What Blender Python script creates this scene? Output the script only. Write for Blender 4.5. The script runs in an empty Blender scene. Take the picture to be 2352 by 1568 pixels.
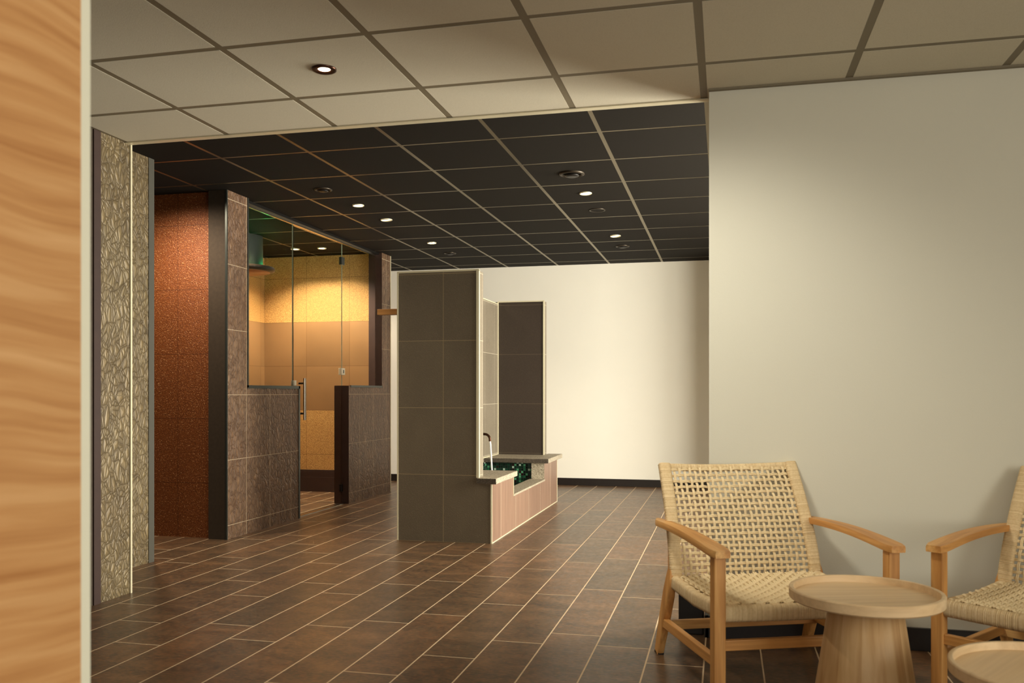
import bpy, bmesh, math, random
from mathutils import Vector, Matrix
random.seed(7)
S = bpy.context.scene
COL = S.collection
PI = math.pi
HW, HD = 2.387, 2.537          # white and dark ceiling heights
# ------------------------------------------------------------------ node helper
class N:
    def __init__(self, name):
        self.m = bpy.data.materials.new(name); self.m.use_nodes = True
        self.t = self.m.node_tree; self.t.nodes.clear()
        self.out = self.t.nodes.new('ShaderNodeOutputMaterial')
        self.b = self.t.nodes.new('ShaderNodeBsdfPrincipled')
        self.t.links.new(self.b.outputs[0], self.out.inputs[0])
        self._sep = None
    def link(self, a, b): self.t.links.new(a, b)
    def new(self, ty, **kw):
        n = self.t.nodes.new(ty)
        for k, v in kw.items(): setattr(n, k, v)
        return n
    def inp(self, n, i, v):
        if v is None: return
        if isinstance(v, bpy.types.NodeSocket): self.link(v, n.inputs[i])
        else:
            s = n.inputs[i]
            if s.type == 'RGBA' and len(v) == 3: v = (*v, 1)
            s.default_value = v
    def set(self, **kw):
        for k, v in kw.items(): self.inp(self.b, {'color': 'Base Color', 'rough': 'Roughness', 'metal': 'Metallic', 'normal': 'Normal',
            'spec': 'Specular IOR Level', 'coat': 'Coat Weight', 'trans': 'Transmission Weight', 'ior': 'IOR', 'emit': 'Emission Color', 'estr': 'Emission Strength', 'alpha': 'Alpha'}[k], v)
        return self
    def co(self): return self.new('ShaderNodeTexCoord').outputs['Object']
    def sep(self, v=None):
        if v is None:
            if self._sep is None:
                n = self.new('ShaderNodeSeparateXYZ'); self.link(self.co(), n.inputs[0]); self._sep = n.outputs
            return self._sep
        n = self.new('ShaderNodeSeparateXYZ'); self.link(v, n.inputs[0]); return n.outputs
    def math(self, op, a, b=None, c=None, clamp=False):
        n = self.new('ShaderNodeMath', operation=op, use_clamp=clamp)
        for i, v in enumerate((a, b, c)): self.inp(n, i, v)
        return n.outputs[0]
    def xyz(self, x, y, z):
        n = self.new('ShaderNodeCombineXYZ')
        for i, v in enumerate((x, y, z)): self.inp(n, i, v)
        return n.outputs[0]
    def mapping(self, v, scale=(1, 1, 1), rot=(0, 0, 0)):
        n = self.new('ShaderNodeMapping'); self.inp(n, 0, v); n.inputs['Scale'].default_value = scale; n.inputs['Rotation'].default_value = rot
        return n.outputs[0]
    def noise(self, v=None, scale=5., detail=3., rough=.5, dist=0., color=False):
        n = self.new('ShaderNodeTexNoise')
        self.inp(n, 'Vector', v if v is not None else self.co())
        n.inputs['Scale'].default_value = scale; n.inputs['Detail'].default_value = detail
        n.inputs['Roughness'].default_value = rough; n.inputs['Distortion'].default_value = dist
        return n.outputs['Color' if color else 'Fac']
    def vor(self, v=None, scale=5., feature='F1', out='Distance', rnd=1.):
        n = self.new('ShaderNodeTexVoronoi', feature=feature)
        self.inp(n, 'Vector', v if v is not None else self.co()); n.inputs['Scale'].default_value = scale
        n.inputs['Randomness'].default_value = rnd
        return n.outputs[out]
    def ramp(self, f, stops, interp='LINEAR'):
        n = self.new('ShaderNodeValToRGB'); e = n.color_ramp; e.interpolation = interp
        while len(e.elements) > 1: e.elements.remove(e.elements[-1])
        e.elements[0].position = stops[0][0]; e.elements[0].color = (*stops[0][1], 1)
        for p, c in stops[1:]:
            x = e.elements.new(p); x.color = (*c, 1)
        self.inp(n, 0, f); return n.outputs[0]
    def mix(self, f, a, b, blend='MIX'):
        n = self.new('ShaderNodeMix', data_type='RGBA', blend_type=blend)
        self.inp(n, 0, f); self.inp(n, 6, a); self.inp(n, 7, b); return n.outputs[2]
    def bump(self, h, strength=.5, dist=.01, normal=None):
        n = self.new('ShaderNodeBump'); n.inputs['Strength'].default_value = strength; n.inputs['Distance'].default_value = dist
        self.inp(n, 'Height', h)
        if normal is not None: self.link(normal, n.inputs['Normal'])
        return n.outputs[0]
    def white(self, v):
        n = self.new('ShaderNodeTexWhiteNoise', noise_dimensions='3D'); self.inp(n, 0, v); return n.outputs
    def grid(self, u, v, su, sv, u0, v0, gw):
        """tile grid: returns (grout mask 0..1, white noise value per tile)"""
        fu = self.math('DIVIDE', self.math('SUBTRACT', u, u0), su)
        fv = self.math('DIVIDE', self.math('SUBTRACT', v, v0), sv)
        def edge(f, s):
            fr = self.math('FRACT', f)
            d = self.math('MULTIPLY', self.math('MINIMUM', fr, self.math('SUBTRACT', 1., fr)), s)
            return self.math('LESS_THAN', d, gw / 2)
        m = self.math('MAXIMUM', edge(fu, su), edge(fv, sv))
        r = self.white(self.xyz(self.math('FLOOR', fu), self.math('FLOOR', fv), 0.))
        return m, r
def lin(r, g, b):
    f = lambda c: (c / 255 / 12.92) if c <= 10 else ((c / 255 + .055) / 1.055) ** 2.4
    return (f(r), f(g), f(b))
def simple(name, col, rough=.5, metal=0., **kw):
    n = N(name); n.set(color=col, rough=rough, metal=metal, **kw); return n.m

# ------------------------------------------------------------------ materials
M = {}
def build_materials():
    # plaster walls
    def plaster(name, c):
        n = N(name); f = n.noise(scale=3, detail=4)
        n.set(color=n.mix(f, tuple(x * .96 for x in c), c), rough=.7, normal=n.bump(n.noise(scale=180, detail=2), .12, .002)); return n.m
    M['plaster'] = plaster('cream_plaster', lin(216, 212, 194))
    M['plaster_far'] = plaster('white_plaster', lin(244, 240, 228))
    # floor tiles (per-plank random in the colour attribute)
    n = N('brown_floor_tile')
    at = n.new('ShaderNodeAttribute', attribute_name='rnd'); rv = n.sep(at.outputs['Color'])
    x, y, z = n.sep()
    off = n.xyz(n.math('MULTIPLY', rv[0], 40.), n.math('MULTIPLY', rv[1], 40.), 0.)
    vadd = n.new('ShaderNodeVectorMath', operation='ADD'); n.inp(vadd, 0, n.co()); n.inp(vadd, 1, off); v = vadd.outputs[0]
    vs = n.mapping(v, scale=(2.2, 1.0, 1))
    a = n.noise(n.mapping(v, scale=(1.1, 2.4, 1)), 3.2, 5, .6, .6); b = n.noise(vs, 14, 4, .6, .3); c = n.noise(v, 60, 3)
    base = n.ramp(a, [(.3, lin(58, 50, 43)), (.45, lin(80, 64, 49)), (.58, lin(104, 80, 58)), (.72, lin(132, 101, 72))])
    base = n.mix(n.math('MULTIPLY', n.math('SUBTRACT', b, .38, clamp=True), 1.7, clamp=True), base, lin(96, 82, 58))
    fn = n.noise(n.mapping(v, scale=(1., 2.6, 1)), 38, 4, .65, .4)
    base = n.mix(n.math('MULTIPLY', n.math('SUBTRACT', fn, .46, clamp=True), 3.2, clamp=True), base, lin(138, 97, 62))
    base = n.mix(n.math('MULTIPLY', n.math('SUBTRACT', .47, fn, clamp=True), 3., clamp=True), base, lin(50, 42, 37))
    tint = n.mix(rv[2], (.78, .80, .84), (1.12, 1.0, .94))
    base = n.mix(1., base, tint, 'MULTIPLY')
    n.set(color=base, rough=n.math('MULTIPLY_ADD', b, .22, .24), spec=.5,
          normal=n.bump(n.math('ADD', n.math('MULTIPLY', b, .6), n.math('MULTIPLY', c, .25)), .12, .004))
    M['floor'] = n.m
    n = N('tan_grout'); n.set(color=n.mix(n.noise(scale=30), lin(204, 176, 140), lin(228, 204, 168)), rough=.75); M['grout'] = n.m
    # ceilings
    n = N('white_ceiling_tile'); sp = n.noise(scale=260, detail=2)
    n.set(color=n.mix(n.math('MULTIPLY', n.math('SUBTRACT', sp, .45, clamp=True), 2.), lin(210, 204, 184), lin(196, 189, 168)), rough=.85, normal=n.bump(sp, .2, .002)); M['ceil_w'] = n.m
    M['bar_w'] = simple('grey_ceiling_grid', lin(122, 112, 90), .55)
    n = N('dark_ceiling_tile'); sp = n.noise(scale=150, detail=2)
    n.set(color=n.mix(sp, lin(23, 19, 14), lin(29, 25, 19)), rough=.85, spec=.15); M['ceil_d'] = n.m
    M['bar_d'] = simple('dark_ceiling_grid', lin(138, 128, 105), .38, 1.)
    # embossed crackle tile
    def emboss(name, c0, c1, u, rough=.36, u0=0., su=.354, v0=.1, metal=.2, gc=(150, 135, 110)):
        n = N(name); x, y, z = n.sep(); uu = (x, y)[u]
        def web(rot, sc, amp, nsc, asp):
            w = n.noise(scale=nsc, detail=1, color=True)
            vm = n.new('ShaderNodeVectorMath', operation='MULTIPLY_ADD'); n.inp(vm, 0, w); vm.inputs[1].default_value = (amp,) * 3; n.inp(vm, 2, n.co())
            v = n.mapping(vm.outputs[0], scale=(sc, sc, sc * asp), rot=rot)
            return n.math('MULTIPLY', n.vor(v, 1., 'DISTANCE_TO_EDGE'), 2.6, clamp=True), n.vor(v, 1., 'F1', 'Color')
        e1, c1_ = web((.7, 0, 0), 25, .10, 4., .42); e2, c2_ = web((-.45, 0, 0), 28, .12, 5., .4); e3, c3_ = web((1.45, 0, 0), 22, .1, 4., .45)
        hh = n.math('MINIMUM', e1, n.math('MINIMUM', e2, e3))
        hh = n.math('POWER', hh, .6)
        rv = n.math('ADD', n.sep(c1_)[0], n.sep(c2_)[0])
        hh = n.math('ADD', hh, n.math('MULTIPLY', rv, .22))
        g, r = n.grid(uu, z, su, .475, u0, v0, .004)
        big = n.noise(scale=1.6, detail=3)
        col = n.mix(n.ramp(big, [(.35, (0, 0, 0)), (.65, (1, 1, 1))]), c0, c1)
        col = n.mix(n.math('MULTIPLY', hh, .9, clamp=True), tuple(k * .45 for k in c0), n.mix(.5, col, tuple(min(1, k * 1.35) for k in c1)))
        col = n.mix(g, col, lin(*gc))
        hh = n.math('MULTIPLY', hh, n.math('SUBTRACT', 1., g))
        n.set(color=col, rough=n.mix(g, (rough + .1,) * 3, (.8,) * 3), metal=n.math('MULTIPLY', n.math('SUBTRACT', 1., g), metal), normal=n.bump(hh, .8, .006)); return n.m
    M['emboss'] = emboss('embossed_bronze_tile', lin(104, 86, 58), lin(124, 108, 76), 1, u0=3.87 - .354, gc=(112, 98, 72))
    M['emboss_far'] = emboss('embossed_brown_tile', lin(112, 80, 62), lin(138, 110, 84), 1, u0=6.02, rough=.3, gc=(190, 170, 142))
    M['stone_edge'] = simple('dark_stone_edge', lin(70, 68, 60), .5)
    # smooth dark reveal
    n = N('dark_reveal_tile'); n.set(color=n.mix(n.noise(scale=40, detail=4), lin(50, 42, 34), lin(70, 58, 46)), rough=.7, spec=.2); M['reveal'] = n.m
    n = N('maroon_reveal'); n.set(color=n.mix(n.noise(scale=20, detail=3), lin(46, 30, 26), lin(60, 40, 33)), rough=.6, spec=.3); M['maroon'] = n.m
    # fountain slab tiles
    def slab(name, c0, c1, u, su, u0, v0=0., gc=(152, 134, 102), rough=.42, nz=95., sv=.479, var=.25):
        n = N(name); x, y, z = n.sep(); uu = (x, y)[u]
        g, r = n.grid(uu, z, su, sv, u0, v0, .0035)
        fine = n.vor(n.mapping(n.co(), scale=(1, 1, 1)), nz, 'F1'); big = n.noise(scale=4, detail=4)
        col = n.mix(n.math('ADD', n.math('MULTIPLY', big, 1 - var), n.math('MULTIPLY', r['Value'], var)), c0, c1)
        col = n.mix(n.math('MULTIPLY', fine, .35), col, tuple(k * 1.5 for k in c1))
        col = n.mix(g, col, lin(*gc))
        n.set(color=col, rough=rough, normal=n.bump(n.math('MULTIPLY', fine, n.math('SUBTRACT', 1., g)), .4, .002)); return n.m
    M['slab'] = slab('dark_taupe_tile', lin(78, 69, 58), lin(108, 97, 80), 0, .354, -1.957, nz=170.)
    M['slab_far'] = slab('dark_brown_tile', lin(44, 36, 30), lin(58, 48, 40), 0, .9, -2.3, gc=(92, 80, 66), sv=.479)
    M['slab_side'] = slab('taupe_side_tile', lin(96, 88, 76), lin(132, 122, 106), 1, .354, 6.13, gc=(190, 180, 160))
    n = N('rose_beige_tile'); x, y, z = n.sep()
    g, r = n.grid(y, z, .475, 2., 6.30, -.6, .0045)
    st = n.noise(n.mapping(n.co(), scale=(1, 22, 1.5)), 1.3, 3)
    col = n.mix(n.math('ADD', n.math('MULTIPLY', st, .7), n.math('MULTIPLY', r['Value'], .3)), lin(98, 74, 62), lin(158, 128, 108)); col = n.mix(g, col, lin(206, 186, 160))
    n.set(color=col, rough=.4, normal=n.bump(st, .1, .003)); M['rose'] = n.m
    # granite
    n = N('flamed_granite'); sp = n.vor(scale=260, out='Color'); s2 = n.sep(sp)
    n.set(color=n.ramp(s2[0], [(.0, lin(96, 86, 72)), (.4, lin(150, 138, 118)), (.8, lin(186, 174, 152)), (1., lin(205, 196, 176))]), rough=.6, normal=n.bump(s2[1], .25, .002)); M['granite'] = n.m
    n = N('dark_granite'); sp = n.vor(scale=260, out='Color'); s2 = n.sep(sp)
    n.set(color=n.ramp(s2[0], [(.0, lin(52, 44, 36)), (.6, lin(74, 64, 54)), (1., lin(100, 90, 76))]), rough=.55); M['granite_d'] = n.m
    # mosaic basin
    n = N('green_glass_mosaic'); x, y, z = n.sep()
    u = n.math('ADD', x, y)
    g, r = n.grid(u, z, .0215, .0215, 0., .003, .0035)
    col = n.ramp(r['Value'], [(0, lin(10, 26, 18)), (.3, lin(14, 44, 30)), (.52, lin(34, 92, 62)), (.68, lin(22, 60, 44)), (.8, lin(84, 152, 112)), (.9, lin(40, 14, 12)), (.955, lin(176, 196, 180))], 'CONSTANT')
    col = n.mix(g, col, lin(12, 14, 10)); n.set(color=col, rough=n.mix(g, (.12,) * 3, (.8,) * 3), spec=.7); M['mosaic'] = n.m
    # orange and gold textured tile
    def speck(name, c0, c1, c2, u, u0, rough=.35, metal=.45, sc=170.):
        n = N(name); x, y, z = n.sep(); uu = (x, y)[u]
        g, r = n.grid(uu, z, .56, .475, u0, .4, .004)
        w = n.noise(scale=sc, detail=3, rough=.65); big = n.noise(scale=2.4, detail=3)
        col = n.mix(n.ramp(w, [(.36, (0, 0, 0)), (.66, (1, 1, 1))]), c0, c1)
        col = n.mix(n.ramp(w, [(.6, (0, 0, 0)), (.74, (1, 1, 1))]), col, c2)
        col = n.mix(n.math('MULTIPLY', big, .35), col, c0)
        col = n.mix(n.math('MULTIPLY', g, .8), col, tuple(k * .6 for k in c0))
        n.set(color=col, rough=rough, metal=metal, normal=n.bump(w, .9, .006)); return n.m
    M['orange'] = speck('copper_pebble_tile', lin(98, 50, 22), lin(158, 90, 42), lin(250, 206, 150), 0, -4.5, .36, .15, 115)
    def bands(name, u, u0):
        n = N(name); x, y, z = n.sep(); uu = (x, y)[u]
        w = n.noise(scale=140, detail=3, rough=.65); big = n.noise(scale=2.5, detail=4)
        g, r = n.grid(uu, z, .5, .475, u0, .401, .004)
        gold = n.mix(n.ramp(w, [(.35, (0, 0, 0)), (.66, (1, 1, 1))]), lin(150, 104, 50), lin(230, 186, 116))
        brn = n.mix(n.math('ADD', n.math('MULTIPLY', big, .6), n.math('MULTIPLY', r['Value'], .4)), lin(112, 84, 54), lin(160, 122, 80))
        isb = n.math('MULTIPLY', n.math('GREATER_THAN', z, .874), n.math('LESS_THAN', z, 1.826))
        col = n.mix(isb, gold, brn)
        col = n.mix(n.math('MULTIPLY', g, .7), col, lin(92, 58, 30))
        low = n.math('LESS_THAN', z, .235)
        low = n.math('MAXIMUM', low, 0.)
        col = n.mix(low, col, n.mix(big, lin(66, 40, 30), lin(90, 56, 42)))
        rough_h = n.math('MULTIPLY', w, n.math('SUBTRACT', 1., n.math('MAXIMUM', isb, low)))
        n.set(color=col, rough=.42, metal=.2, normal=n.bump(rough_h, .8, .005)); return n.m
    M['gold'] = bands('gold_pebble_tile', 0, -4.9)
    M['gold_side'] = bands('gold_pebble_tile_side', 1, 8.2)
    # wood
    def wood(name, c0, c1, c2, axis, sc=1., rough=.45):
        n = N(name); s = [14 * sc] * 3; s[axis] = 1.1 * sc
        v = n.mapping(n.co(), scale=tuple(s))
        a = n.noise(v, 1., 4, .6, .4); s2 = [70 * sc] * 3; s2[axis] = 2.5 * sc
        b = n.noise(n.mapping(n.co(), scale=tuple(s2)), 1., 3, .6)
        col = n.ramp(a, [(.28, c0), (.5, c1), (.72, c2)])
        col = n.mix(n.math('MULTIPLY', n.math('SUBTRACT', b, .42, clamp=True), 1.6, clamp=True), col, tuple(k * .8 for k in c0))
        n.set(color=col, rough=rough, normal=n.bump(b, .08, .002)); return n.m
    tk = (lin(176, 118, 58), lin(214, 156, 88), lin(238, 190, 120))
    for i, a in enumerate('xyz'): M['teak_' + a] = wood('teak_grain_' + a, *tk, i)
    ok = (lin(216, 182, 136), lin(230, 200, 156), lin(238, 212, 172))
    M['oak_top'] = wood('pale_oak_top', *ok, 0, .6); 
    n = N('pale_oak_staves'); x, y, z = n.sep()
    ang = n.math('ARCTAN2', y, x); st = n.math('FLOOR', n.math('MULTIPLY', ang, 12 / (2 * PI)))
    wn = n.white(n.xyz(st, 0., 0.)); v = n.xyz(n.math('MULTIPLY', ang, 1.6), n.math('MULTIPLY', st, 3.7), n.math('MULTIPLY', z, 1.1))
    a = n.noise(v, 2.2, 3, .55, .6)
    col = n.ramp(a, [(.3, lin(182, 140, 90)), (.5, lin(206, 168, 118)), (.7, lin(220, 186, 138))])
    col = n.mix(n.math('MULTIPLY', wn['Value'], .28), col, lin(150, 108, 64))
    n.set(color=col, rough=.5); M['oak_base'] = n.m
    n = N('honey_oak_panel'); v = n.mapping(n.co(), scale=(1, .8, 20)); w = n.noise(n.mapping(n.co(), scale=(1, 1.4, 1.2)), 1.6, 1)
    vv = n.new('ShaderNodeVectorMath', operation='ADD'); n.inp(vv, 0, v); n.inp(vv, 1, n.xyz(0., 0., n.math('MULTIPLY', w, 2.2)))
    a = n.noise(vv.outputs[0], 2.2, 4, .55, .3)
    n.set(color=n.ramp(a, [(.25, lin(184, 126, 72)), (.5, lin(208, 153, 96)), (.75, lin(226, 176, 120))]), rough=.5); M['panel'] = n.m
    M['strip'] = simple('cream_edge_band', lin(242, 240, 218), .5)
    # rope
    n = N('paper_cord'); a = n.noise(scale=70, detail=3); b = n.noise(scale=9, detail=2)
    n.set(color=n.mix(b, n.mix(a, lin(216, 190, 142), lin(244, 226, 186)), lin(236, 214, 170)), rough=.75, normal=n.bump(n.noise(scale=420, detail=2), .35, .0015)); M['cord'] = n.m
    n = N('paper_cord_wrap'); a = n.noise(scale=120, detail=3); b = n.new('ShaderNodeAttribute', attribute_name='wrap').outputs['Fac']
    n.set(color=n.mix(n.math('ADD', n.math('MULTIPLY', a, .5), n.math('MULTIPLY', b, .5)), lin(190, 156, 104), lin(250, 228, 184)), rough=.78, normal=n.bump(n.math('ADD', n.math('MULTIPLY', a, .3), b), .8, .003)); M['cordwrap'] = n.m
    M['foot'] = simple('black_foot_pad', lin(22, 18, 15), .6)
    # metals, glass
    M['cream_trim'] = simple('pale_metal_trim', lin(228, 220, 190), .32, .25)
    M['steel'] = simple('brushed_steel', lin(190, 182, 168), .22, 1.)
    M['dark_steel'] = simple('dark_steel_profile', lin(76, 80, 76), .35, .7)
    M['chrome'] = simple('chrome', lin(225, 220, 210), .1, 1.)
    M['vent'] = simple('dark_bronze_vent', lin(60, 52, 42), .4, .6)
    M['black'] = simple('black_metal', lin(22, 20, 18), .4, .3)
    M['blackbox'] = simple('black_box_surface', lin(26, 22, 21), .55)
    n = N('clear_glass')
    n.b.inputs['Base Color'].default_value = (.93, .96, .93, 1); n.set(rough=.0, trans=1., ior=1.02, spec=.5)
    M['glass'] = n.m
    M['glass_edge'] = simple('glass_edge', lin(150, 160, 140), .15, 0., spec=.8)
    n = N('running_water'); n.set(color=(.95, .95, .93), rough=.12, trans=.35, ior=1.33, spec=.8); M['water'] = n.m
    M['base'] = simple('black_skirting_tile', lin(36, 31, 29), .32)
    n = N('warm_lamp'); n.set(color=(0, 0, 0), emit=(1., .78, .55), estr=60.); M['lamp'] = n.m
    n = N('soft_lamp'); n.set(color=lin(240, 225, 180), rough=.6, emit=(1., .86, .6), estr=1.6); M['lamp_soft'] = n.m
    n = N('green_lamp'); n.set(color=(0, .05, .02), emit=(.02, 1., .25), estr=4.); M['green'] = n.m
    M['copper'] = simple('copper_lamp_ring', lin(70, 44, 30), .3, .8)
    M['white_plastic'] = simple('white_plastic', lin(225, 218, 196), .4)
    M['hood'] = simple('green_grey_hood', lin(34, 44, 36), .6)
    M['hood_dark'] = simple('hood_rim', lin(44, 38, 32), .45)
    M['hood_under'] = simple('hood_copper_underside', lin(150, 96, 58), .4, .3)
build_materials()

# ------------------------------------------------------------------ mesh helper
class MB:
    def __init__(s): s.v = []; s.f = []; s.mi = []; s.sm = []
    def add(s, vs, fs, mi=0, smooth=False):
        o = len(s.v); s.v += [tuple(v) for v in vs]; s.f += [tuple(o + i for i in f) for f in fs]
        s.mi += [mi] * len(fs); s.sm += [smooth] * len(fs); return s
    def box(s, a, b, mi=0, T=None, faces=None):
        x0, y0, z0 = a; x1, y1, z1 = b
        vs = [(x0, y0, z0), (x1, y0, z0), (x1, y1, z0), (x0, y1, z0), (x0, y0, z1), (x1, y0, z1), (x1, y1, z1), (x0, y1, z1)]
        if T: vs = [T @ Vector(v) for v in vs]
        fs = [(0, 3, 2, 1), (4, 5, 6, 7), (0, 1, 5, 4), (1, 2, 6, 5), (2, 3, 7, 6), (3, 0, 4, 7)]  # -z +z -y +x +y -x
        o = len(s.v); s.v += [tuple(v) for v in vs]
        for k, f in enumerate(fs):
            s.f.append(tuple(o + i for i in f)); s.sm.append(False)
            s.mi.append(faces.get('z-z+y-x+y+x-'[2 * k:2 * k + 2], mi) if faces else mi)
        return s
    def lathe(s, prof, c=(0, 0, 0), seg=32, mi=0, closed=False, smooth=True):
        vs = []; n = len(prof)
        for k in range(seg):
            a = 2 * PI * k / seg
            for r, z in prof: vs.append((c[0] + r * math.cos(a), c[1] + r * math.sin(a), c[2] + z))
        fs = []
        for k in range(seg):
            q = (k + 1) % seg
            for i in range(n - 1 + (1 if closed else 0)):
                j = (i + 1) % n
                fs.append((k * n + i, q * n + i, q * n + j, k * n + j))
        return s.add(vs, fs, mi, smooth)
    def sweep(s, pts, prof, mi=0, up=Vector((0, 0, 1)), scale=None, caps=True, smooth=True):
        """sweep closed 2D profile (a,b) along pts; a = side axis, b = up axis"""
        P = [Vector(p) for p in pts]; n = len(prof); vs = []
        for i, p in enumerate(P):
            t = (P[min(i + 1, len(P) - 1)] - P[max(i - 1, 0)]).normalized()
            side = t.cross(up)
            if side.length < 1e-5: side = t.cross(Vector((0, 1, 0)))
            side.normalize(); u = side.cross(t).normalized(); k = scale[i] if scale else 1.
            for a, b in prof: vs.append(p + side * a * k + u * b * k)
        fs = []
        for i in range(len(P) - 1):
            for j in range(n):
                q = (j + 1) % n
                fs.append((i * n + j, i * n + q, (i + 1) * n + q, (i + 1) * n + j))
        s.add(vs, fs, mi, smooth)
        if caps:
            s.add(vs[:n], [tuple(range(n))[::-1]], mi); s.add(vs[-n:], [tuple(range(n))], mi)
        return s
    def build(s, name, mats, parent=None, bevel=0., recalc=True, seg=2):
        me = bpy.data.meshes.new(name); me.from_pydata(s.v, [], s.f)
        if not isinstance(mats, (list, tuple)): mats = [mats]
        for m in mats: me.materials.append(m)
        me.polygons.foreach_set('material_index', s.mi); me.polygons.foreach_set('use_smooth', s.sm)
        if recalc:
            bm = bmesh.new(); bm.from_mesh(me); bmesh.ops.recalc_face_normals(bm, faces=bm.faces); bm.to_mesh(me); bm.free()
        me.update()
        if hasattr(s, 'att'):
            ca = me.color_attributes.new('wrap', 'FLOAT_COLOR', 'POINT')
            for i, q in s.att.items(): ca.data[i].color = (q, q, q, 1)
        o = bpy.data.objects.new(name, me); COL.objects.link(o)
        if parent: o.parent = parent
        if bevel:
            b = o.modifiers.new('bevel', 'BEVEL'); b.width = bevel; b.segments = seg; b.limit_method = 'ANGLE'
        return o
def circle(r, n=10, rx=None): return [((rx or r) * math.cos(2 * PI * i / n), r * math.sin(2 * PI * i / n)) for i in range(n)]
def rrect(w, h, r, k=3):
    out = []
    for cx, cy, a0 in ((w / 2 - r, h / 2 - r, 0), (-w / 2 + r, h / 2 - r, 90), (-w / 2 + r, -h / 2 + r, 180), (w / 2 - r, -h / 2 + r, 270)):
        for i in range(k + 1):
            a = math.radians(a0 + 90 * i / k); out.append((cx + r * math.cos(a), cy + r * math.sin(a)))
    return out
def tag(o, label, cat, group=None, kind=None):
    if label: o['label'] = label
    if cat: o['category'] = cat
    if group: o['group'] = group
    if kind: o['kind'] = kind
    return o
def empty(name, loc=(0, 0, 0), rz=0., label=None, cat=None, group=None):
    o = bpy.data.objects.new(name, None); COL.objects.link(o); o.location = loc; o.rotation_euler = (0, 0, rz); o.empty_display_size = .1
    return tag(o, label, cat, group)
def struct(o, label=None, cat=None):
    o['kind'] = 'structure'
    if label: o['label'] = label
    if cat: o['category'] = cat
    return o
def copy_tree(o, parent=None):
    c = o.copy(); COL.objects.link(c)
    if parent: c.parent = parent
    for ch in list(o.children): copy_tree(ch, c)
    return c

# ------------------------------------------------------------------ floor
def make_floor():
    W, L, g = .2235, .908, .0031
    offs = {0: .794, 1: .082, 2: .227, 3: .052, 4: .69, 5: .42, 6: .234, 7: .10, 8: .72, 9: .02, 10: .56, 11: .88, 12: .26}
    vs, fs, mi, rnd = [], [], [], []
    def quad(x0, y0, x1, y1, z, m, c):
        o = len(vs); vs.extend([(x0, y0, z), (x1, y0, z), (x1, y1, z), (x0, y1, z)]); fs.append((o, o + 1, o + 2, o + 3)); mi.append(m); rnd.append(c)
    quad(-6.2, -2.7, 3.4, 10.3, -.0003, 1, (0, 0, 0))
    for n in range(-16, 28):
        x1 = -.081 - W * n; x0 = x1 - W
        if x0 < -6.2 or x1 > 3.4: continue
        off = offs.get(n, random.random() * L)
        k = -4
        while True:
            y0 = off + k * L; y1 = y0 + L; k += 1
            if y1 < -2.6: continue
            if y0 > 10.2: break
            quad(x0 + g, max(y0, -2.7) + g, x1 - g, min(y1, 10.3) - g, 0., 0, (random.random(), random.random(), random.random()))
    me = bpy.data.meshes.new('floor'); me.from_pydata(vs, [], fs)
    me.materials.append(M['floor']); me.materials.append(M['grout']); me.polygons.foreach_set('material_index', mi)
    ca = me.color_attributes.new('rnd', 'FLOAT_COLOR', 'CORNER')
    for p in me.polygons:
        for li in p.loop_indices: ca.data[li].color = (*rnd[p.index], 1)
    o = bpy.data.objects.new('floor', me); COL.objects.link(o)
    struct(o, 'glossy brown plank tiled floor with pale grout', 'floor')
make_floor()

# ------------------------------------------------------------------ ceilings
def ceiling(name, z, X0, X1, Y0, Y1, xs, ys, gap, mt, mb, label, drop=.0008):
    m = MB()
    m.box((X0, Y0, z + drop), (X1, Y1, z + drop + .05), 1)
    xs = [X0 - gap / 2] + [x for x in xs if X0 < x < X1] + [X1 + gap / 2]; ys = [Y0 - gap / 2] + [y for y in ys if Y0 < y < Y1] + [Y1 + gap / 2]
    for a, b in zip(xs, xs[1:]):
        for c, d in zip(ys, ys[1:]):
            if b - a < gap * 1.2 or d - c < gap * 1.2: continue
            x0, x1, y0, y1 = a + gap / 2, b - gap / 2, c + gap / 2, d - gap / 2
            v = [(x0, y0, z), (x1, y0, z), (x1, y1, z), (x0, y1, z), (x0, y0, z + drop), (x1, y0, z + drop), (x1, y1, z + drop), (x0, y1, z + drop)]
            m.add(v, [(0, 3, 2, 1), (0, 1, 5, 4), (1, 2, 6, 5), (2, 3, 7, 6), (3, 0, 4, 7)], 0)
    return struct(m.build(name, [mt, mb], recalc=False), label, 'ceiling')
gx = [-.091 + .597 * k for k in range(-12, 8)]
ceiling('ceiling', HW, -3.08, 3.2, -2.6, 4.075, gx, [3.04 + .597 * k for k in range(-11, 3) if 3.04 + .597 * k < 3.9], .031, M['ceil_w'], M['bar_w'], 'white square tiled suspended ceiling in front')
ceiling('ceiling', HD, -6., 2.6, 4.1, 10.08, gx, [4.975 + .606 * k for k in range(-2, 9)], .024, M['ceil_d'], M['bar_d'], 'near-black square tiled suspended ceiling behind')
m = MB(); m.box((-3.08, 4.075, 2.384), (-.06, 4.1, 2.62), 0); m.box((-3.08, 4.062, 2.382), (-.06, 4.102, 2.387), 1)
struct(m.build('trim_1', [M['black'], M['cream_trim']]), 'thin edge profile where white ceiling meets dark ceiling', 'trim')

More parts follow.
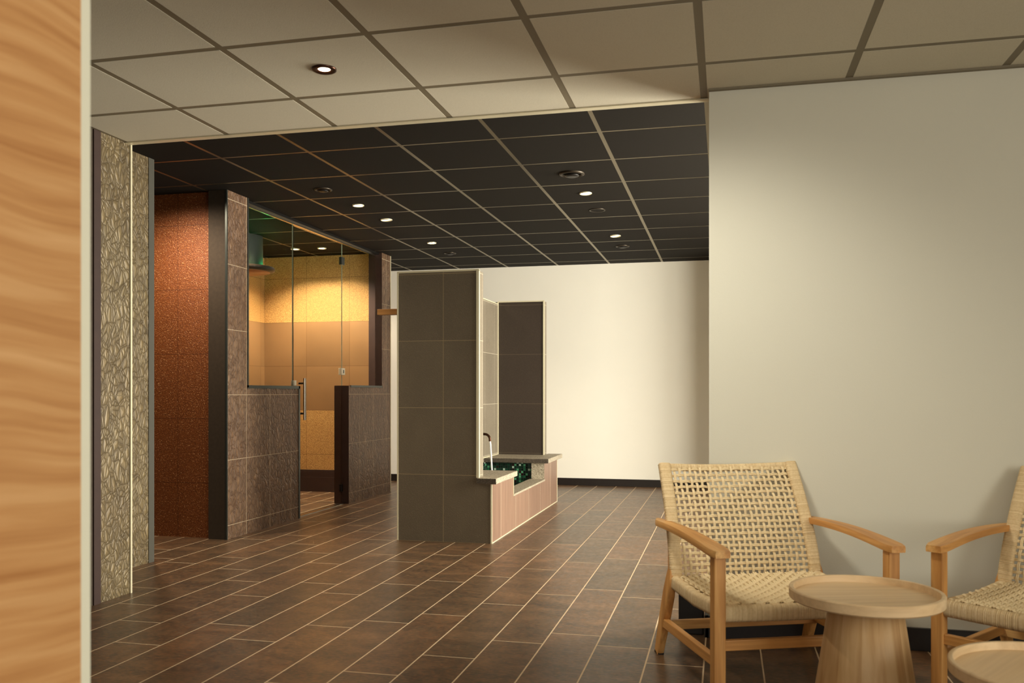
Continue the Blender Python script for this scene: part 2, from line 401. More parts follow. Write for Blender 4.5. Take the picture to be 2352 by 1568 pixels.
# ------------------------------------------------------------------ walls
def wall(name, boxes, mats, label, bevel=0):
    m = MB()
    for a, b, *r in boxes:
        m.box(a, b, r[0] if r and isinstance(r[0], int) else 0, faces=(r[-1] if r and isinstance(r[-1], dict) else None))
    return struct(m.build(name, mats, bevel=bevel), label, 'wall')
RW = 3.96
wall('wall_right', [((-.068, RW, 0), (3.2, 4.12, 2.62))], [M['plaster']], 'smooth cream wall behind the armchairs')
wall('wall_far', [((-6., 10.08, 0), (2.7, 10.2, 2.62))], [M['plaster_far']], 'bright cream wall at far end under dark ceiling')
m = MB(); m.box((-4.9, 10.06, 0), (2.6, 10.08, .082)); struct(m.build('baseboard_far', M['base'], bevel=.002), 'low black skirting along far cream wall', 'skirting')
m = MB(); m.box((-.085, 3.942, 0), (3.2, RW, .094)); m.box((-.088, 3.942, 0), (-.068, 4.12, .094)); struct(m.build('baseboard_right', M['base'], bevel=.002), 'black skirting under the cream wall behind chairs', 'skirting')
m = MB(); m.box((-.07, 3.938, 2.379), (3.2, 3.962, 2.392)); struct(m.build('trim_2', M['bar_w']), 'thin ceiling angle along top of cream wall', 'trim')
# far-zone right side: wall pieces around a window (behind the cream wall), plus an added unseen partition to shade the far wall
wall('wall_side', [((2.6, 4.12, 0), (2.75, 5.0, 2.62)), ((2.6, 7.6, 0), (2.75, 10.1, 2.62)), ((2.6, 5., 0), (2.75, 7.6, .25)), ((2.6, 5., 2.35), (2.75, 7.6, 2.62)),
                   ((.35, 9.0, 0), (.5, 10.08, 2.537))], [M['plaster_far']], 'far side wall around a window, with an added unseen partition shading the far wall')
m = MB()
for y in (5.0, 6.27, 7.55): m.box((2.64, y, .25), (2.7, y + .05, 2.35))
for z in (.25, 2.3): m.box((2.64, 5., z), (2.7, 7.6, z + .05))
struct(m.build('window_1', M['white_plastic']), 'tall side window frame', 'window')
# walls around the camera side
wall('wall_near', [((-3.3, -2.75, 0), (-1.6, -2.6, 2.5)), ((1.9, -2.75, 0), (3.3, -2.6, 2.5)), ((-1.6, -2.75, 0), (1.9, -2.6, .7)), ((-1.6, -2.75, 2.25), (1.9, -2.6, 2.5))], [M['plaster']], 'cream wall behind the viewer')
wall('wall_window_side', [((3.2, -2.75, 0), (3.35, -2.0, 2.5)), ((3.2, 2.4, 0), (3.35, 4.12, 2.5)), ((3.2, -2., 0), (3.35, 2.4, .5)), ((3.2, -2., 2.3), (3.35, 2.4, 2.5))], [M['plaster']], 'cream side wall with long window')
m = MB()
for y in (-2., -.55, .9, 2.35): m.box((3.24, y, .5), (3.3, y + .05, 2.3))
for z in (.5, 2.25): m.box((3.24, -2., z), (3.3, 2.4, z + .05))
struct(m.build('window_2', M['white_plastic']), 'long side window frame', 'window')
m = MB()
for x in (-1.6, .12, 1.85): m.box((x, -2.7, .7), (x + .05, -2.64, 2.25))
for z in (.7, 2.2): m.box((-1.6, -2.7, z), (1.9, -2.64, z + .05))
struct(m.build('window_3', M['white_plastic']), 'window frame behind the viewer', 'window')
wall('wall_left_near', [((-3.25, -2.7, 0), (-3.08, 3.82, 2.5))], [M['reveal']], 'dark brown side wall beyond the wooden panel')
# left embossed pillar
wall('wall_left', [((-3.51, 3.87, 0), (-3.08, 4.105, 2.55))], [M['emboss']], 'bronze embossed tiled pillar nearest the wooden panel')
m = MB(); m.box((-3.1, 3.82, 0), (-3.074, 3.87, HW)); struct(m.build('trim_3', M['maroon']), 'dark vertical strip beside bronze pillar', 'trim')
m = MB(); m.box((-3.083, 4.1, 0), (-3.072, 4.111, HW)); struct(m.build('trim_4', M['cream_trim']), 'pale vertical corner profile on bronze pillar', 'trim')
wall('wall_left_center', [((-3.66, 4.105, 0), (-3.51, 4.852, HD)), ((-3.66, 4.852, 0), (-3.506, 4.905, HD), 1)], [M['emboss'], M['stone_edge']], 'embossed tiled wall piece before shower recess')
# wall with glazed opening
mt = [M['emboss_far'], M['reveal'], M['maroon'], M['dark_steel']]
XA, XB = -3.66, -3.51
fd = {'y-': 1, 'y+': 2, 'z+': 3}; fm = {'y-': 2, 'y+': 2, 'z+': 3}
wall('wall_left_far', [((XA, 5.75, 0), (XB, 6.04, HD), fd), ((XA, 6.04, 0), (XB, 6.87, 1.118), fd), ((XA, 7.885, 0), (XB, 8.73, 1.133), fm), ((XA, 8.73, 0), (XB, 8.975, HD), fm)],
     mt, 'embossed brown tiled wall with glazed steam room opening')
m = MB()   # edge profiles of the opening
m.box((XB - .012, 6.03, 1.105), (XB + .004, 6.048, HD)); m.box((XB - .012, 6.03, 1.098), (XB + .004, 6.88, 1.122)); m.box((XB - .012, 6.856, 0), (XB + .004, 6.882, 1.12))
m.box((XB - .012, 7.93, 1.118), (XB + .004, 8.74, 1.137)); m.box((XB - .012, 5.745, 0), (XB + .003, 5.757, HD))
struct(m.build('trim_5', M['dark_steel']), 'dark metal profiles edging the glazed opening', 'trim')
m = MB(); m.box((XB - .006, 8.968, 0), (XB + .004, 8.98, HD)); struct(m.build('trim_6', M['cream_trim']), 'pale corner profile at far end of embossed wall', 'trim')
# recess and steam room enclosure
wall('wall_recess', [((-5.2, 5.79, 0), (-3.66, 5.9, HD))], [M['orange']], 'orange copper pebble tiled wall in shower recess')
wall('wall_recess_side', [((-5.2, 3.9, 0), (-5.1, 5.79, HD)), ((-5.2, 3.9, 0), (-3.66, 4.1, HD))], [M['reveal']], 'dark inner wall of shower recess')
wall('wall_steam', [((-5.1, 8.78, 0), (-3.66, 8.9, HD))], [M['gold']], 'gold pebble tiled wall with brown tile band in steam room')
m = MB(); m.box((-5.0, 8.766, .155), (-3.66, 8.78, .235)); m.box((-5.0, 8.758, 0), (-3.66, 8.78, .155)); struct(m.build('baseboard_steam', M['maroon']), 'brown skirting tiles below gold wall', 'skirting')
wall('wall_steam_side', [((-5.0, 5.9, 0), (-4.9, 8.78, HD))], [M['gold_side']], 'gold tiled side wall of steam room')
m = MB(); m.box((-3.62, 6.875, 0), (-3.545, 7.89, .006)); struct(m.build('trim_7', M['steel']), 'thin metal threshold under glass door', 'trim')

# ------------------------------------------------------------------ steam room glazing
XG = -3.585
def glazing(name, y0, y1, z0, z1, label, cat):
    e = empty(name); e['kind'] = 'structure'; e['label'] = label; e['category'] = cat
    MB().box((XG - .004, y0, z0), (XG + .004, y1, z1)).build('glass_pane', M['glass'], e)
    return e
w = glazing('window_4', 6.045, 6.893, 1.12, 2.505, 'fixed glass pane above left half wall', 'window')
MB().box((XG - .004, 6.891, 1.12), (XG + .004, 6.894, 2.5)).build('pane_edge', M['glass_edge'], w)
w = glazing('window_5', 7.897, 8.728, 1.138, 2.505, 'fixed glass pane above right half wall', 'window')
m = MB(); m.box((XG - .012, 6.045, 2.5), (XG + .012, 8.73, 2.516)); struct(m.build('trim_8', M['steel']), 'steel rail along top of steam room glass', 'trim')
m = MB(); m.box((-3.63, 6.045, 2.516), (-3.545, 8.73, HD)); struct(m.build('trim_9', M['black']), 'dark header above steam room glass', 'trim')
d = glazing('door_1', 6.9, 7.887, .012, 2.49, 'clear glass steam room door', 'door')
MB().box((XG - .004, 7.889, .012), (XG + .004, 7.892, 2.49)).build('pane_edge', M['glass_edge'], d)
MB().box((XG - .004, 6.9, .012), (XG + .004, 6.903, 2.49)).build('pane_edge', M['glass_edge'], d)
m = MB(); yh = 7.0
m.sweep([(XG + .06, yh, .83), (XG + .06, yh, 1.19)], circle(.0125, 14)); hb = m.build('door_handle', M['steel'], d)
for zz in (.885, 1.145):
    MB().sweep([(XG + .004, yh, zz), (XG + .055, yh, zz)], circle(.008, 12), up=Vector((0, 0, 1))).build('standoff', M['black'], hb)
MB().box((XG - .02, 6.9, 1.125), (XG + .02, 6.93, 1.17)).build('latch', M['white_plastic'], d, bevel=.003)
for zz, hh, mm in ((2.33, .075, 'dark_steel'), (.15, .07, 'black')):
    q = MB(); q.box((XG - .016, 7.86, zz - hh / 2), (XG + .016, 7.925, zz + hh / 2)); q.build('hinge', M[mm], d, bevel=.004)
q = MB(); q.box((XG - .016, 7.85, 1.235), (XG + .018, 7.93, 1.3)); hh_ = q.build('lock_plate', M['white_plastic'], d, bevel=.003)
MB().box((XG + .018, 7.885, 1.252), (XG + .021, 7.9, 1.283)).build('lock_slot', M['dark_steel'], hh_)

# ------------------------------------------------------------------ hood in steam room
hood = empty('ceiling_hood', (-4.42, 7.5, 2.2), 0, 'round dark hood hanging from steam room ceiling with green glow above it', 'hood')
MB().lathe([(0.001, .0), (.27, .0), (.3, .012), (.3, .035), (.29, .045), (.001, .05)], seg=48).build('hood_disc', M['hood_dark'], hood)
MB().lathe([(.001, -.004), (.255, -.004), (.255, .0)], seg=48).build('underside', M['hood_under'], hood)
MB().lathe([(.19, .05), (.19, .336)], seg=40).build('neck', M['hood'], hood)
MB().lathe([(.215, .05), (.225, .05), (.225, .054), (.215, .054)], seg=40, closed=True).build('green_light_ring', M['green'], hood)

# ------------------------------------------------------------------ fountain block
FN = empty('water_fountain', (-1.95, 7.2, 0), 0, 'free-standing dark tiled water fountain block with stone capped basin', 'fountain')
FN_inv = Matrix.Translation((1.95, -7.2, 0))
def fp(mb, name, mats, bevel=0., parent=None):
    o = mb.build(name, mats, parent or FN, bevel=bevel); 
    if parent is None: o.matrix_parent_inverse = FN_inv.copy()
    return o
XL_, XU, XO = -2.304, -1.695, -1.60
m = MB(); m.box((XL_, 6.03, 0), (XU, 6.15, 1.93), 0, faces={'x+': 1, 'x-': 1, 'z+': 1}); m.box((XU, 6.03, 0), (XO, 6.15, .424), 0, faces={'x+': 2})
fp(m, 'front_slab', [M['slab'], M['slab_side'], M['rose']])
m = MB(); m.box((XL_, 6.15, 0), (-2.16, 8.38, 1.93), 0); fp(m, 'spine_wall', [M['slab_side']])
m = MB(); m.box((XL_, 8.38, 0), (-1.70, 8.5, 1.95), 0, faces={'x+': 1}); fp(m, 'back_slab', [M['slab_far'], M['slab_side']])
# outer basin wall with notch
m = MB()
m.box((-1.72, 6.15, 0), (XO, 6.69, .424), 0); m.box((-1.72, 6.69, 0), (XO, 7.9, .262), 0); m.box((-1.72, 7.9, 0), (XO, 8.53, .424), 0, faces={'y-': 1, 'y+': 0})
m.box((-2.16, 8.5, 0), (-1.72, 8.53, .424), 0)
fp(m, 'basin_wall', [M['rose'], M['granite']])
m = MB(); m.box((-2.16, 7.93, .0), (-1.72, 8.38, .424), 0); m.box((-2.16, 6.15, 0), (-1.724, 6.66, .1), 0)
m.box((-2.158, 6.15, 0), (-2.15, 7.93, .424)); m.box((-1.728, 6.15, 0), (-1.72, 7.93, .26)); m.box((-2.16, 6.15, 0), (-1.72, 7.93, .03))
fp(m, 'basin_mosaic', [M['mosaic']])
m = MB(); m.box((-2.15, 6.15, .03), (-1.728, 7.93, .13)); fp(m, 'basin_water', [M['water']])
m = MB(); m.box((-2.16, 6.15, .424), (-1.555, 6.64, .464), 0, faces={'y-': 1}); m.box((-1.70, 5.985, .424), (-1.555, 6.15, .464), 0, faces={'y-': 1}); fp(m, 'stone_cap', [M['granite'], M['granite_d']], .004)
m = MB(); m.box((-2.16, 7.87, .424), (-1.555, 8.38, .464), 0, faces={'y-': 1}); m.box((-1.70, 8.38, .424), (-1.555, 8.57, .464), 0); fp(m, 'stone_cap', [M['granite'], M['granite_d']], .004)
m = MB(); m.box((-1.74, 6.69, .262), (-1.592, 7.9, .278), 0); fp(m, 'stone_sill', [M['granite']], .003)
m = MB()
t = .007
m.box((XL_ - .003, 6.026, 0), (XL_ + t, 6.036, 1.935)); m.box((XU - .016, 6.024, .464), (XU + .004, 6.05, 1.935)); m.box((XO - t, 6.026, 0), (XO + .003, 6.036, .424))
m.box((XL_, 6.025, 1.928), (XU + .004, 6.04, 1.94)); m.box((-2.163, 8.37, .464), (-2.152, 8.381, 1.95)); m.box((-1.708, 8.372, .464), (-1.694, 8.386, 1.955))
m.box((-2.16, 8.374, 1.945), (-1.695, 8.386, 1.956)); m.box((XO - .004, 8.522, 0), (XO + .003, 8.534, .424)); m.box((-2.17, 6.15, 1.925), (-2.155, 8.37, 1.935))
m.box((XO - .004, 6.04, -.001), (XO + .004, 8.53, .007))
m.box((XO - .003, 6.684, .262), (XO + .003, 6.694, .424))
m.box((-2.16, 6.15, .464), (-2.15, 8.372, .472))
fp(m, 'edge_trim', [M['cream_trim']])
m = MB(); pts = [(-2.16, 7.2, .716), (-1.97, 7.2, .716)] + [(-1.97 + .045 * math.sin(a), 7.2, .716 - .045 * (1 - math.cos(a))) for a in [PI / 2 * k / 6 for k in range(1, 7)]] + [(-1.925, 7.2, .655)]
m.sweep(pts, circle(.0105, 14), up=Vector((0, 1, 0))); m.lathe([(.001, 0), (.028, 0), (.028, .006), (.001, .006)]); 
m2 = MB(); m2.sweep(pts, circle(.0105, 14), up=Vector((0, 1, 0))); m2.sweep([(-2.16, 7.2, .716), (-2.152, 7.2, .716)], circle(.028, 20)); fp(m2, 'spout', [M['copper']])
m = MB(); m.sweep([(-1.925 + .09 * q * q * .0 + .03 * q, 7.2, .655 - .525 * q ** 1.3) for q in [k / 12 for k in range(13)]], circle(.0085, 10), up=Vector((0, 1, 0)), scale=[1.15, 1.1, 1.05, 1, 1, .95, .95, .9, .9, .9, .95, 1., 1.1])
tag(m.build('water_stream', M['water']), 'thin white stream of water falling from spout into basin', 'water')
# coat rail on the hidden left face of the block
cr = empty('coat_rail', (-2.309, 6.1, 1.66), 0, 'wooden coat rail with hooks on left side of tiled fountain block', 'coat rail')
MB().box((-.19, .02, -.02), (0, .08, .022)).build('rail_end', M['teak_x'], cr, bevel=.003)
MB().box((-.03, .08, -.045), (0, 1.6, .022)).build('rail_board', M['teak_y'], cr, bevel=.003)
for k in range(3):
    y = .1 + .6 * k
    MB().sweep([(-.024, y, -.04), (-.022, y, -.21), (-.026, y, -.235), (-.04, y, -.245), (-.052, y, -.23), (-.06, y, -.185)], circle(.005, 8), up=Vector((0, 1, 0))).build('hook', M['steel'], cr)

# ------------------------------------------------------------------ ceiling fittings
def downlight(r, lens, mring, mlens, deep=False):
    e = empty('recessed_downlight')
    MB().lathe([(r, 0), (r, -.006), (r * .9, -.009), (lens * 1.15, -.006), (lens, -.003), (lens, 0)], seg=36).build('trim_ring', mring, e)
    MB().lathe([(.0005, -.005), (lens * .6, -.006), (lens, -.002)], seg=28).build('lamp', mlens, e)
    return e
def spot(loc, power, col=(1, .83, .62), size=130, blend=.6, rad=.03):
    l = bpy.data.lights.new('spot', 'SPOT'); l.energy = power; l.color = col; l.spot_size = math.radians(size); l.spot_blend = blend; l.shadow_soft_size = rad
    o = bpy.data.objects.new('lamp_light', l); COL.objects.link(o); o.location = loc; return o
G = 'recessed ceiling downlights'
dl = downlight(.05, .024, M['copper'], M['lamp']); dl.location = (-1.59, 3.33, HW); tag(dl, 'dark ringed lit downlight in the white ceiling', 'downlight', G)
dk = downlight(.046, .033, M['cream_trim'], M['lamp']); dk_first = True
for x, y, lab in ((-2.80, 6.47, 'lit downlight in dark ceiling nearest the steam room glass'), (-2.80, 8.26, 'lit downlight in dark ceiling farther away above tiled fountain block'),
                  (-1.0, 6.47, 'nearer lit downlight in right row of dark ceiling'), (-4.28, 8.29, 'left lit downlight seen through steam room glass'), (-3.99, 8.3, 'right lit downlight seen through steam room glass'), (-4.35, 9.45, 'added unseen downlight behind the steam room, brightening the far cream wall')):  # the last one is added out of sight to brighten the far wall
    c = dk if dk_first else copy_tree(dk); dk_first = False
    c.location = (x, y, HD); tag(c, lab, 'downlight', G)
c = copy_tree(dl); c.location = (-.65, 2.74, HW); tag(c, 'added unseen downlight in white ceiling ahead of the armchairs, brightening the cream wall', 'downlight', G)  # fixture added out of view to go with the wall-brightening spot
ds = downlight(.05, .043, M['cream_trim'], M['lamp_soft']); ds.location = (-2.80, 7.065, HD); tag(ds, 'flat pale disc lamp between two lit downlights over the tiled fountain block', 'disc lamp', 'pale ceiling discs')
c = copy_tree(ds); c.location = (-1.0, 8.295, HD); tag(c, 'pale disc lamp near far end of right ceiling row', 'disc lamp', 'pale ceiling discs')
def vent(R):
    e = empty('ceiling_vent')
    MB().lathe([(R, 0), (R, -.008), (R * .86, -.014), (R * .72, -.004), (R * .72, 0)], seg=40).build('vent_ring', M['vent'], e)
    MB().lathe([(.0005, -.022), (R * .4, -.024), (R * .58, -.018), (R * .58, -.012), (.0005, -.01)], seg=32).build('vent_disc', M['black'], e)
    return e
v0 = vent(.085); v0.location = (-1.0, 5.87, HD); tag(v0, 'large round air vent in right row, nearest the white ceiling', 'vent', 'round ceiling vents')
for x, y, s, lab in ((-2.83, 5.91, .75, 'round air vent beside nearest lit downlight of left row'), (-2.82, 8.92, .75, 'farthest round vent of left row behind tiled block'), (-1.0, 8.9, .8, 'farthest round vent of right row by far cream wall')):
    c = copy_tree(v0); c.location = (x, y, HD); c.scale = (s, s, s); tag(c, lab, 'vent', 'round ceiling vents')
e = empty('ceiling_speaker', (-1.0, 7.09, HD), 0, 'dark flat round ceiling speaker with thin ring between downlights of right row', 'speaker')
MB().lathe([(.064, 0), (.064, -.006), (.056, -.006), (.056, 0)], seg=40).build('ring', M['vent'], e); MB().lathe([(.0005, -.004), (.056, -.004)], seg=32).build('grille', M['ceil_d'], e)

# ------------------------------------------------------------------ foreground panel
pn = empty('wooden_panel', (-.94, .7, 0), 0, 'honey oak panel with pale edge band in left foreground', 'panel')
MB().box((-.02, -.6, 0), (.02, .415, 2.38)).build('panel_board', M['panel'], pn)
MB().box((-.021, .415, 0), (.021, .434, 2.38)).build('edge_band', M['strip'], pn)

# ------------------------------------------------------------------ armchair
CP = dict(Za=.521, Zs=.339, Zt=.768, w=.322, wb=.30, yb=.492, yt=.677)
def make_chair():
    Za, Zs, Zt, w, wb, yb, yt = (CP[k] for k in ('Za', 'Zs', 'Zt', 'w', 'wb', 'yb', 'yt'))
    root = empty('woven_armchair')
    T = .042
    fw = .046   # wrapped frame thickness
    def backy(z):
        q = max(0., (z - Zs) / (Zt - Zs)); return yb + (yt - yb) * (q ** 1.45)
    for sx in (-1, 1):
        MB().box((sx * w - T / 2, -T / 2, 0.006), (sx * w + T / 2, T / 2, Za - .012)).build('leg', M['teak_z'], root, bevel=.004)
    for sx in (-1, 1):
        pts = [(sx * w, yb + .125, .006), (sx * (w - .002), yb + .065, .15), (sx * (w - .006), yb + .02, .27), (sx * (w - .008), yb + .006, .33), (sx * (w - .012), yb + .012, .37), (sx * (w - .016), yb + .03, .44), (sx * (w - .018), yb + .055, Za - .004)]
        lg = MB().sweep(pts, rrect(.054, .03, .006), up=Vector((1, 0, 0)), scale=[.85, 1.05, 1.1, .9, .6, .5, .5]).build('leg', M['teak_z'], root)
    for sx in (-1, 1):      # feet
        f = MB(); f.box((sx * w - T / 2, -T / 2, 0), (sx * w + T / 2, T / 2, .006)); f.build('foot_pad', M['foot'], root)
        f = MB(); f.box((sx * w - .012, yb + .1, 0), (sx * w + .012, yb + .148, .008)); f.build('foot_pad', M['foot'], root)
    # armrests
    for sx in (-1, 1):
        n = 22; top = []; 
        for i in range(n + 1):
            q = i / n; y = -.045 + q * (yb + .155 + .045)
            z = Za + .016 * q + .013 * math.sin(PI * min(1, q * 1.05))
            wd = .038 * (1 - .35 * q) ; 
            if q < .08: wd *= math.sqrt(max(.02, 1 - ((.08 - q) / .08) ** 2)) * .35 + .65
            if q > .88: wd *= math.sqrt(max(.03, 1 - ((q - .88) / .121) ** 2))
            cx = sx * (w + .006 * math.sin(PI * q) - .004 * q)
            top.append((cx, y, z, wd))
        m = MB(); vs = []; pr = 8
        for cx, y, z, wd in top:
            for a, b in ((-1, -.5), (-.96, -.95), (.96, -.95), (1, -.5), (1, .4), (.9, .95), (-.9, .95), (-1, .4)): vs.append((cx + a * wd, y, z + b * .0125))
        fs = [(i * pr + j, i * pr + (j + 1) % pr, (i + 1) * pr + (j + 1) % pr, (i + 1) * pr + j) for i in range(n) for j in range(pr)]
        fs += [tuple(range(pr))[::-1], tuple(n * pr + j for j in range(pr))]
        m.add(vs, fs, 0, True); a = m.build('armrest', M['teak_y'], root)
        b = a.modifiers.new('es', 'EDGE_SPLIT'); b.split_angle = .7
    # stretchers
    m = MB(); m.box((-w, -.011, .186), (w, .011, .222)); m.build('stretcher', M['teak_x'], root, bevel=.003)
    m = MB(); m.box((-w, yb + .03, .118), (w, yb + .052, .155)); m.build('stretcher', M['teak_x'], root, bevel=.003)
    for sx in (-1, 1):
        m = MB(); m.box((sx * w - .012, 0, .126), (sx * w + .012, yb + .07, .162)); m.build('stretcher', M['teak_y'], root, bevel=.003)
    # wrapped rope frame rails with real ridges
    def wrapped(mb, pts, wdt, hgt, up, r=.012, pitch=.006):
        P = [Vector(p) for p in pts]; dense = []
        for a, b in zip(P, P[1:]):
            k = max(1, int((b - a).length / (pitch / 2))); dense += [a.lerp(b, i / k) for i in range(k)]
        dense.append(P[-1]); sc = [1 + (.045 if i % 2 else -.045) + random.uniform(-.012, .012) for i in range(len(dense))]
        st = len(mb.v); mb.sweep(dense, rrect(wdt, hgt, r), up=up, scale=sc); k = 16
        mb.att = getattr(mb, 'att', {})
        for i in range(len(dense)):
            q = random.random() * .6 + (.25 if i % 2 else 0)
            for j in range(k): mb.att[st + i * k + j] = q
    zc = Zs - fw / 2
    m = MB(); wrapped(m, [(-wb, 0.005, zc - .004), (-wb * .3, 0.0, zc - .006), (wb * .3, 0.0, zc - .006), (wb, 0.005, zc - .004)], .045, .058, Vector((0, 0, 1)), .018)
    for sx in (-1, 1): wrapped(m, [(sx * wb, 0, zc), (sx * wb, yb * .5, zc - .012), (sx * wb, yb, zc)], .038, .052, Vector((0, 0, 1)), .013)
    m.build('seat_frame', M['cordwrap'], root)
    m = MB(); zz = [Zs - .03 + (Zt - Zs + .03) * i / 14 for i in range(15)]
    for sx in (-1, 1): wrapped(m, [(sx * (wb - .004) * (1 - .055 * max(0., (z - Zs) / (Zt - Zs))), backy(z), z) for z in zz], .03, .05, Vector((1, 0, 0)), .012)
    tp = [((-wb + (2 * wb) * i / 10) * .945, yt + .0 + .012 * math.sin(PI * i / 10), Zt - .012 - .008 * math.sin(PI * i / 10)) for i in range(11)]
    wrapped(m, tp, .03, .03, Vector((0, 0, 1)), .012)
    m.build('back_frame', M['cordwrap'], root)
    # weave
    def strand(mb, f, t0, t1, n, ph, amp, hw, ht):
        """f(t)->(point, normal); flat cord of half width hw"""
        P = []; 
        for i in range(n + 1):
            t = t0 + (t1 - t0) * i / n; p, nr = f(t); P.append((Vector(p), Vector(nr), math.cos(PI * (ph(t)))))
        vs = []; prof = [(-1, 0), (-.6, 1), (0, 1.25), (.6, 1), (1, 0), (.6, -1), (-.6, -1)]; k = len(prof)
        for i, (p, nr, cc) in enumerate(P):
            t = (P[min(i + 1, n)][0] - P[max(i - 1, 0)][0]).normalized(); side = t.cross(nr).normalized()
            q = p + nr * amp * cc
            for a, b in prof: vs.append(q + side * a * hw + nr * b * ht)
        mb.add(vs, [(i * k + j, i * k + (j + 1) % k, (i + 1) * k + (j + 1) % k, (i + 1) * k + j) for i in range(n) for j in range(k)], 0, True)
    # back panel
    NC, NR = 22, 18
    x0, x1 = -wb + .034, wb - .034
    nar = lambda z: 1 - .055 * max(0., (z - Zs) / (Zt - Zs))
    zl, zh = Zs + .006, Zt - .012
    cx = [x0 + (x1 - x0) * (i + .5) / NC for i in range(NC)]; rz = [zl + (zh - zl) * (j + .5) / NR for j in range(NR)]
    def bpt(x, z, bow=0):
        y = backy(z) + .014 * (1 - (x / wb) ** 2) * .8; dz = .001
        ty = (backy(z + dz) - backy(z - dz)) / (2 * dz); nr = Vector((0, -1, ty)).normalized()
        return (x * nar(z), y, z), nr
    m = MB()
    for i, x in enumerate(cx):
        jit = random.uniform(-.002, .002)
        for off in (-.0026, .0026):
            strand(m, lambda t, x=x, o=off, j=jit: bpt(x + o + j * math.sin(t * 30), t), zl - .02, zh + .002, NR * 4, lambda t, i=i: (t - zl) / (zh - zl) * NR - .5 + i, .0036, .0031, .0023)
    for j, z in enumerate(rz):
        jit = random.uniform(-.002, .002)
        for off in (-.0026, .0026):
            strand(m, lambda t, z=z, o=off, q=jit: bpt(t, z + o + q * math.sin(t * 25)), -wb + .012, wb - .012, NC * 4 + 4, lambda t, j=j: (t - x0) / (x1 - x0) * NC - .5 + j + 1, .0036, .0031, .0023)
    m.build('woven_back', M['cord'], root)
    # seat panel: tighter weave
    m = MB(); NX, NY = 22, 18; y0, y1 = .012, yb - .004
    def spt(x, y):
        sag = -.014 * (1 - (x / wb) ** 2) * math.sin(PI * min(1, max(0, y / yb)))
        return (x, y, Zs - .004 + sag), Vector((0, 0, 1))
    sx0, sx1 = -wb + .018, wb - .018
    for i in range(NX):
        x = sx0 + (sx1 - sx0) * (i + .5) / NX
        for off in (-.0043, .0043):
            strand(m, lambda t, x=x, o=off: spt(x + o, t), y0 - .012, y1 + .01, NY * 4, lambda t, i=i: (t - y0) / (y1 - y0) * NY - .5 + i, .0058, .0047, .0032)
    for j in range(NY):
        y = y0 + (y1 - y0) * (j + .5) / NY
        for off in (-.0043, .0043):
            strand(m, lambda t, y=y, o=off: spt(t, y + o), sx0 - .014, sx1 + .014, NX * 4, lambda t, j=j: (t - sx0) / (sx1 - sx0) * NX - .5 + j + 1, .0058, .0047, .0032)
    m.build('woven_seat', M['cord'], root)
    return root
ch1 = make_chair(); ch1.location = (.273, 3.223, 0); ch1.rotation_euler = (0, 0, .398)
tag(ch1, 'teak armchair with woven cord back and seat, fully in view left of round table', 'armchair', 'woven teak armchairs')
ch2 = copy_tree(ch1); ch2.location = (.992, 3.19, 0); ch2.rotation_euler = (0, 0, -.6386)
tag(ch2, 'teak armchair with woven cord seat cut off by right edge of photo', 'armchair', 'woven teak armchairs')

# ------------------------------------------------------------------ side tables
def make_table(R, H, rt, rb):
    e = empty('side_table')
    MB().lathe([(.0005, H - .036), (rt, H - .036), (R - .006, H - .036), (R, H - .031), (R + .001, H - .004), (R - .001, H - .001), (R - .003, H), (R - .012, H), (R - .0135, H - .0015), (R - .0145, H - .022), (.0005, H - .0225)], seg=128).build('table_top', M['oak_top'], e); e.children[0].modifiers.new('es', 'EDGE_SPLIT').split_angle = .6
    MB().lathe([(.0005, 0), (rb, 0), (rb, .01), (rt + (rb - rt) * .5, (H - .036) * .5), (rt, H - .034), (.0005, H - .034)], seg=12 * 6).build('table_base', M['oak_base'], e)
    return e
t1 = make_table(.229, .45, .107, .17); t1.location = (.428, 2.956, 0); t1.rotation_euler[2] = .3
tag(t1, 'taller round oak tray-top side table between the two armchairs', 'side table', 'round oak side tables')
t2 = make_table(.25, .35, .13, .18); t2.location = (.835, 2.575, 0); t2.rotation_euler[2] = 1.
tag(t2, 'lower round oak side table cut off by bottom right corner', 'side table', 'round oak side tables')
bx = MB(); bx.box((-.2, 3.975, 0), (-.092, 4.11, .215)); tag(bx.build('dark_box', M['blackbox'], bevel=.006), 'unidentified small black box shape on floor behind the left armchair at wall end', 'box')  # unidentified dark shape, built as a plain box

# ------------------------------------------------------------------ lights
def area(name, loc, rot, sx, sy, power, col):
    l = bpy.data.lights.new(name, 'AREA'); l.shape = 'RECTANGLE'; l.size = sx; l.size_y = sy; l.energy = power; l.color = col
    o = bpy.data.objects.new(name, l); COL.objects.link(o); o.location = loc; o.rotation_euler = rot; return o
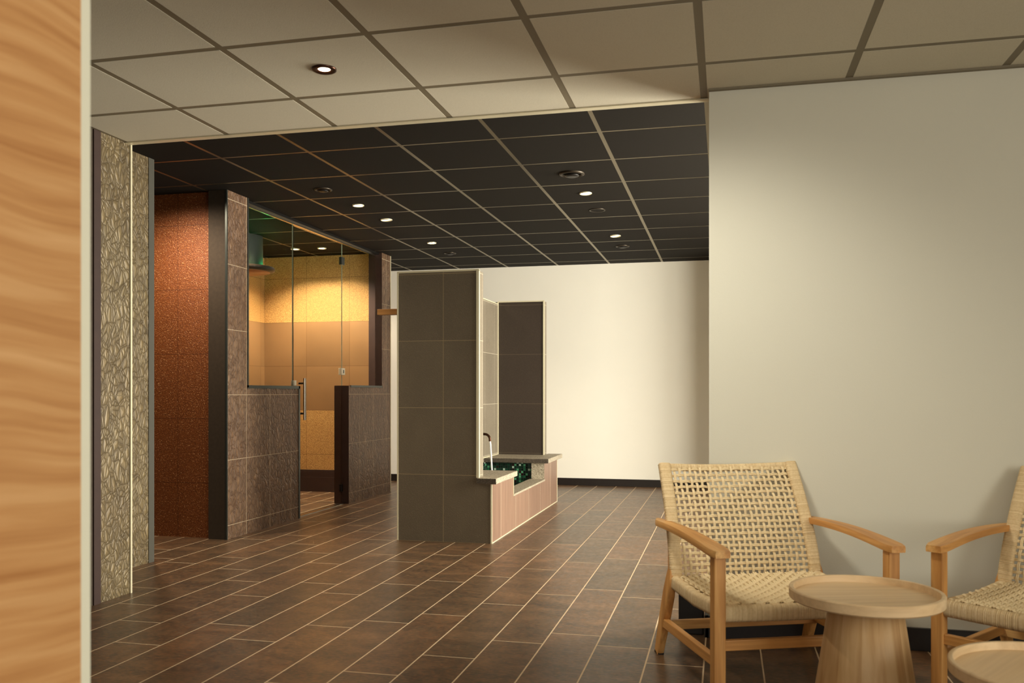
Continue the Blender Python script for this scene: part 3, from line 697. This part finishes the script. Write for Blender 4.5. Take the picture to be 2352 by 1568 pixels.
# area light looks along local -Z ; rot (0,90,0) deg -> faces -X
area('window_daylight_side', (3.3, -.3, 1.4), (0, PI / 2, 0), 1.75, 3.3, 112, (1., .97, .87))
area('window_daylight_far', (2.72, 6.3, 1.3), (0, PI / 2, 0), 2.0, 2.5, 560, (1., .95, .81))
area('window_daylight_rear', (.15, -2.72, 1.45), (PI / 2, 0, 0), 3.4, 1.5, 28, (1., .97, .9))
spot((-1.59, 3.33, HW - .02), 26)
g = spot((-.65, 2.74, HW - .03), 165, (1, .95, .82), 78, 1., .22)  # added spot, aimed to brighten the left end of the cream wall
g.rotation_euler = (Vector((.02, 3.96, 1.15)) - g.location).to_track_quat('-Z', 'Y').to_euler()
for x, y, p in ((-2.8, 6.47, 42), (-4.35, 9.45, 45), (-2.8, 8.26, 62), (-1.0, 6.47, 20), (-1., 8.3, 14), (-4.28, 8.29, 145), (-3.99, 8.3, 145)): spot((x, y, HD - .02), p)  # the one behind the steam room is added for the far wall strip
spot((-4.3, 7.0, HD - .02), 85, (1, .76, .5), 150)
spot((-3.8, 5.25, HD - .02), 125, (1, .84, .64), 165, 1.)
pl = bpy.data.lights.new('green_glow', 'POINT'); pl.energy = 1.0; pl.color = (.03, 1, .3); pl.shadow_soft_size = .004; pl.specular_factor = .2
for q in range(4):
    o = bpy.data.objects.new('green_glow', pl); COL.objects.link(o); o.location = (-4.42 + .235 * math.cos(.4 + q * PI / 2), 7.5 + .235 * math.sin(.4 + q * PI / 2), 2.2515)
W = bpy.data.worlds.new('world'); S.world = W; W.use_nodes = True
W.node_tree.nodes['Background'].inputs[0].default_value = (1., .95, .85, 1); W.node_tree.nodes['Background'].inputs[1].default_value = .3

# ------------------------------------------------------------------ camera
cam = bpy.data.cameras.new('camera'); co = bpy.data.objects.new('camera', cam); COL.objects.link(co)
co.location = (0, 0, 1.067); co.rotation_euler = (PI / 2, 0, .2363)
cam.sensor_fit = 'HORIZONTAL'; cam.sensor_width = 36; cam.lens = 2032 / 2352 * 36; cam.shift_y = 117 / 2352; cam.clip_start = .05
cam.dof.use_dof = True; cam.dof.focus_distance = 6.2; cam.dof.aperture_fstop = 5.
S.camera = co
S.cycles.max_bounces = 9; S.cycles.diffuse_bounces = 4; S.cycles.glossy_bounces = 3; S.cycles.transmission_bounces = 9
S.view_settings.view_transform = 'Standard'; S.view_settings.look = 'None'; S.view_settings.exposure = 0.; S.view_settings.gamma = 1; S.view_settings.use_curve_mapping = False
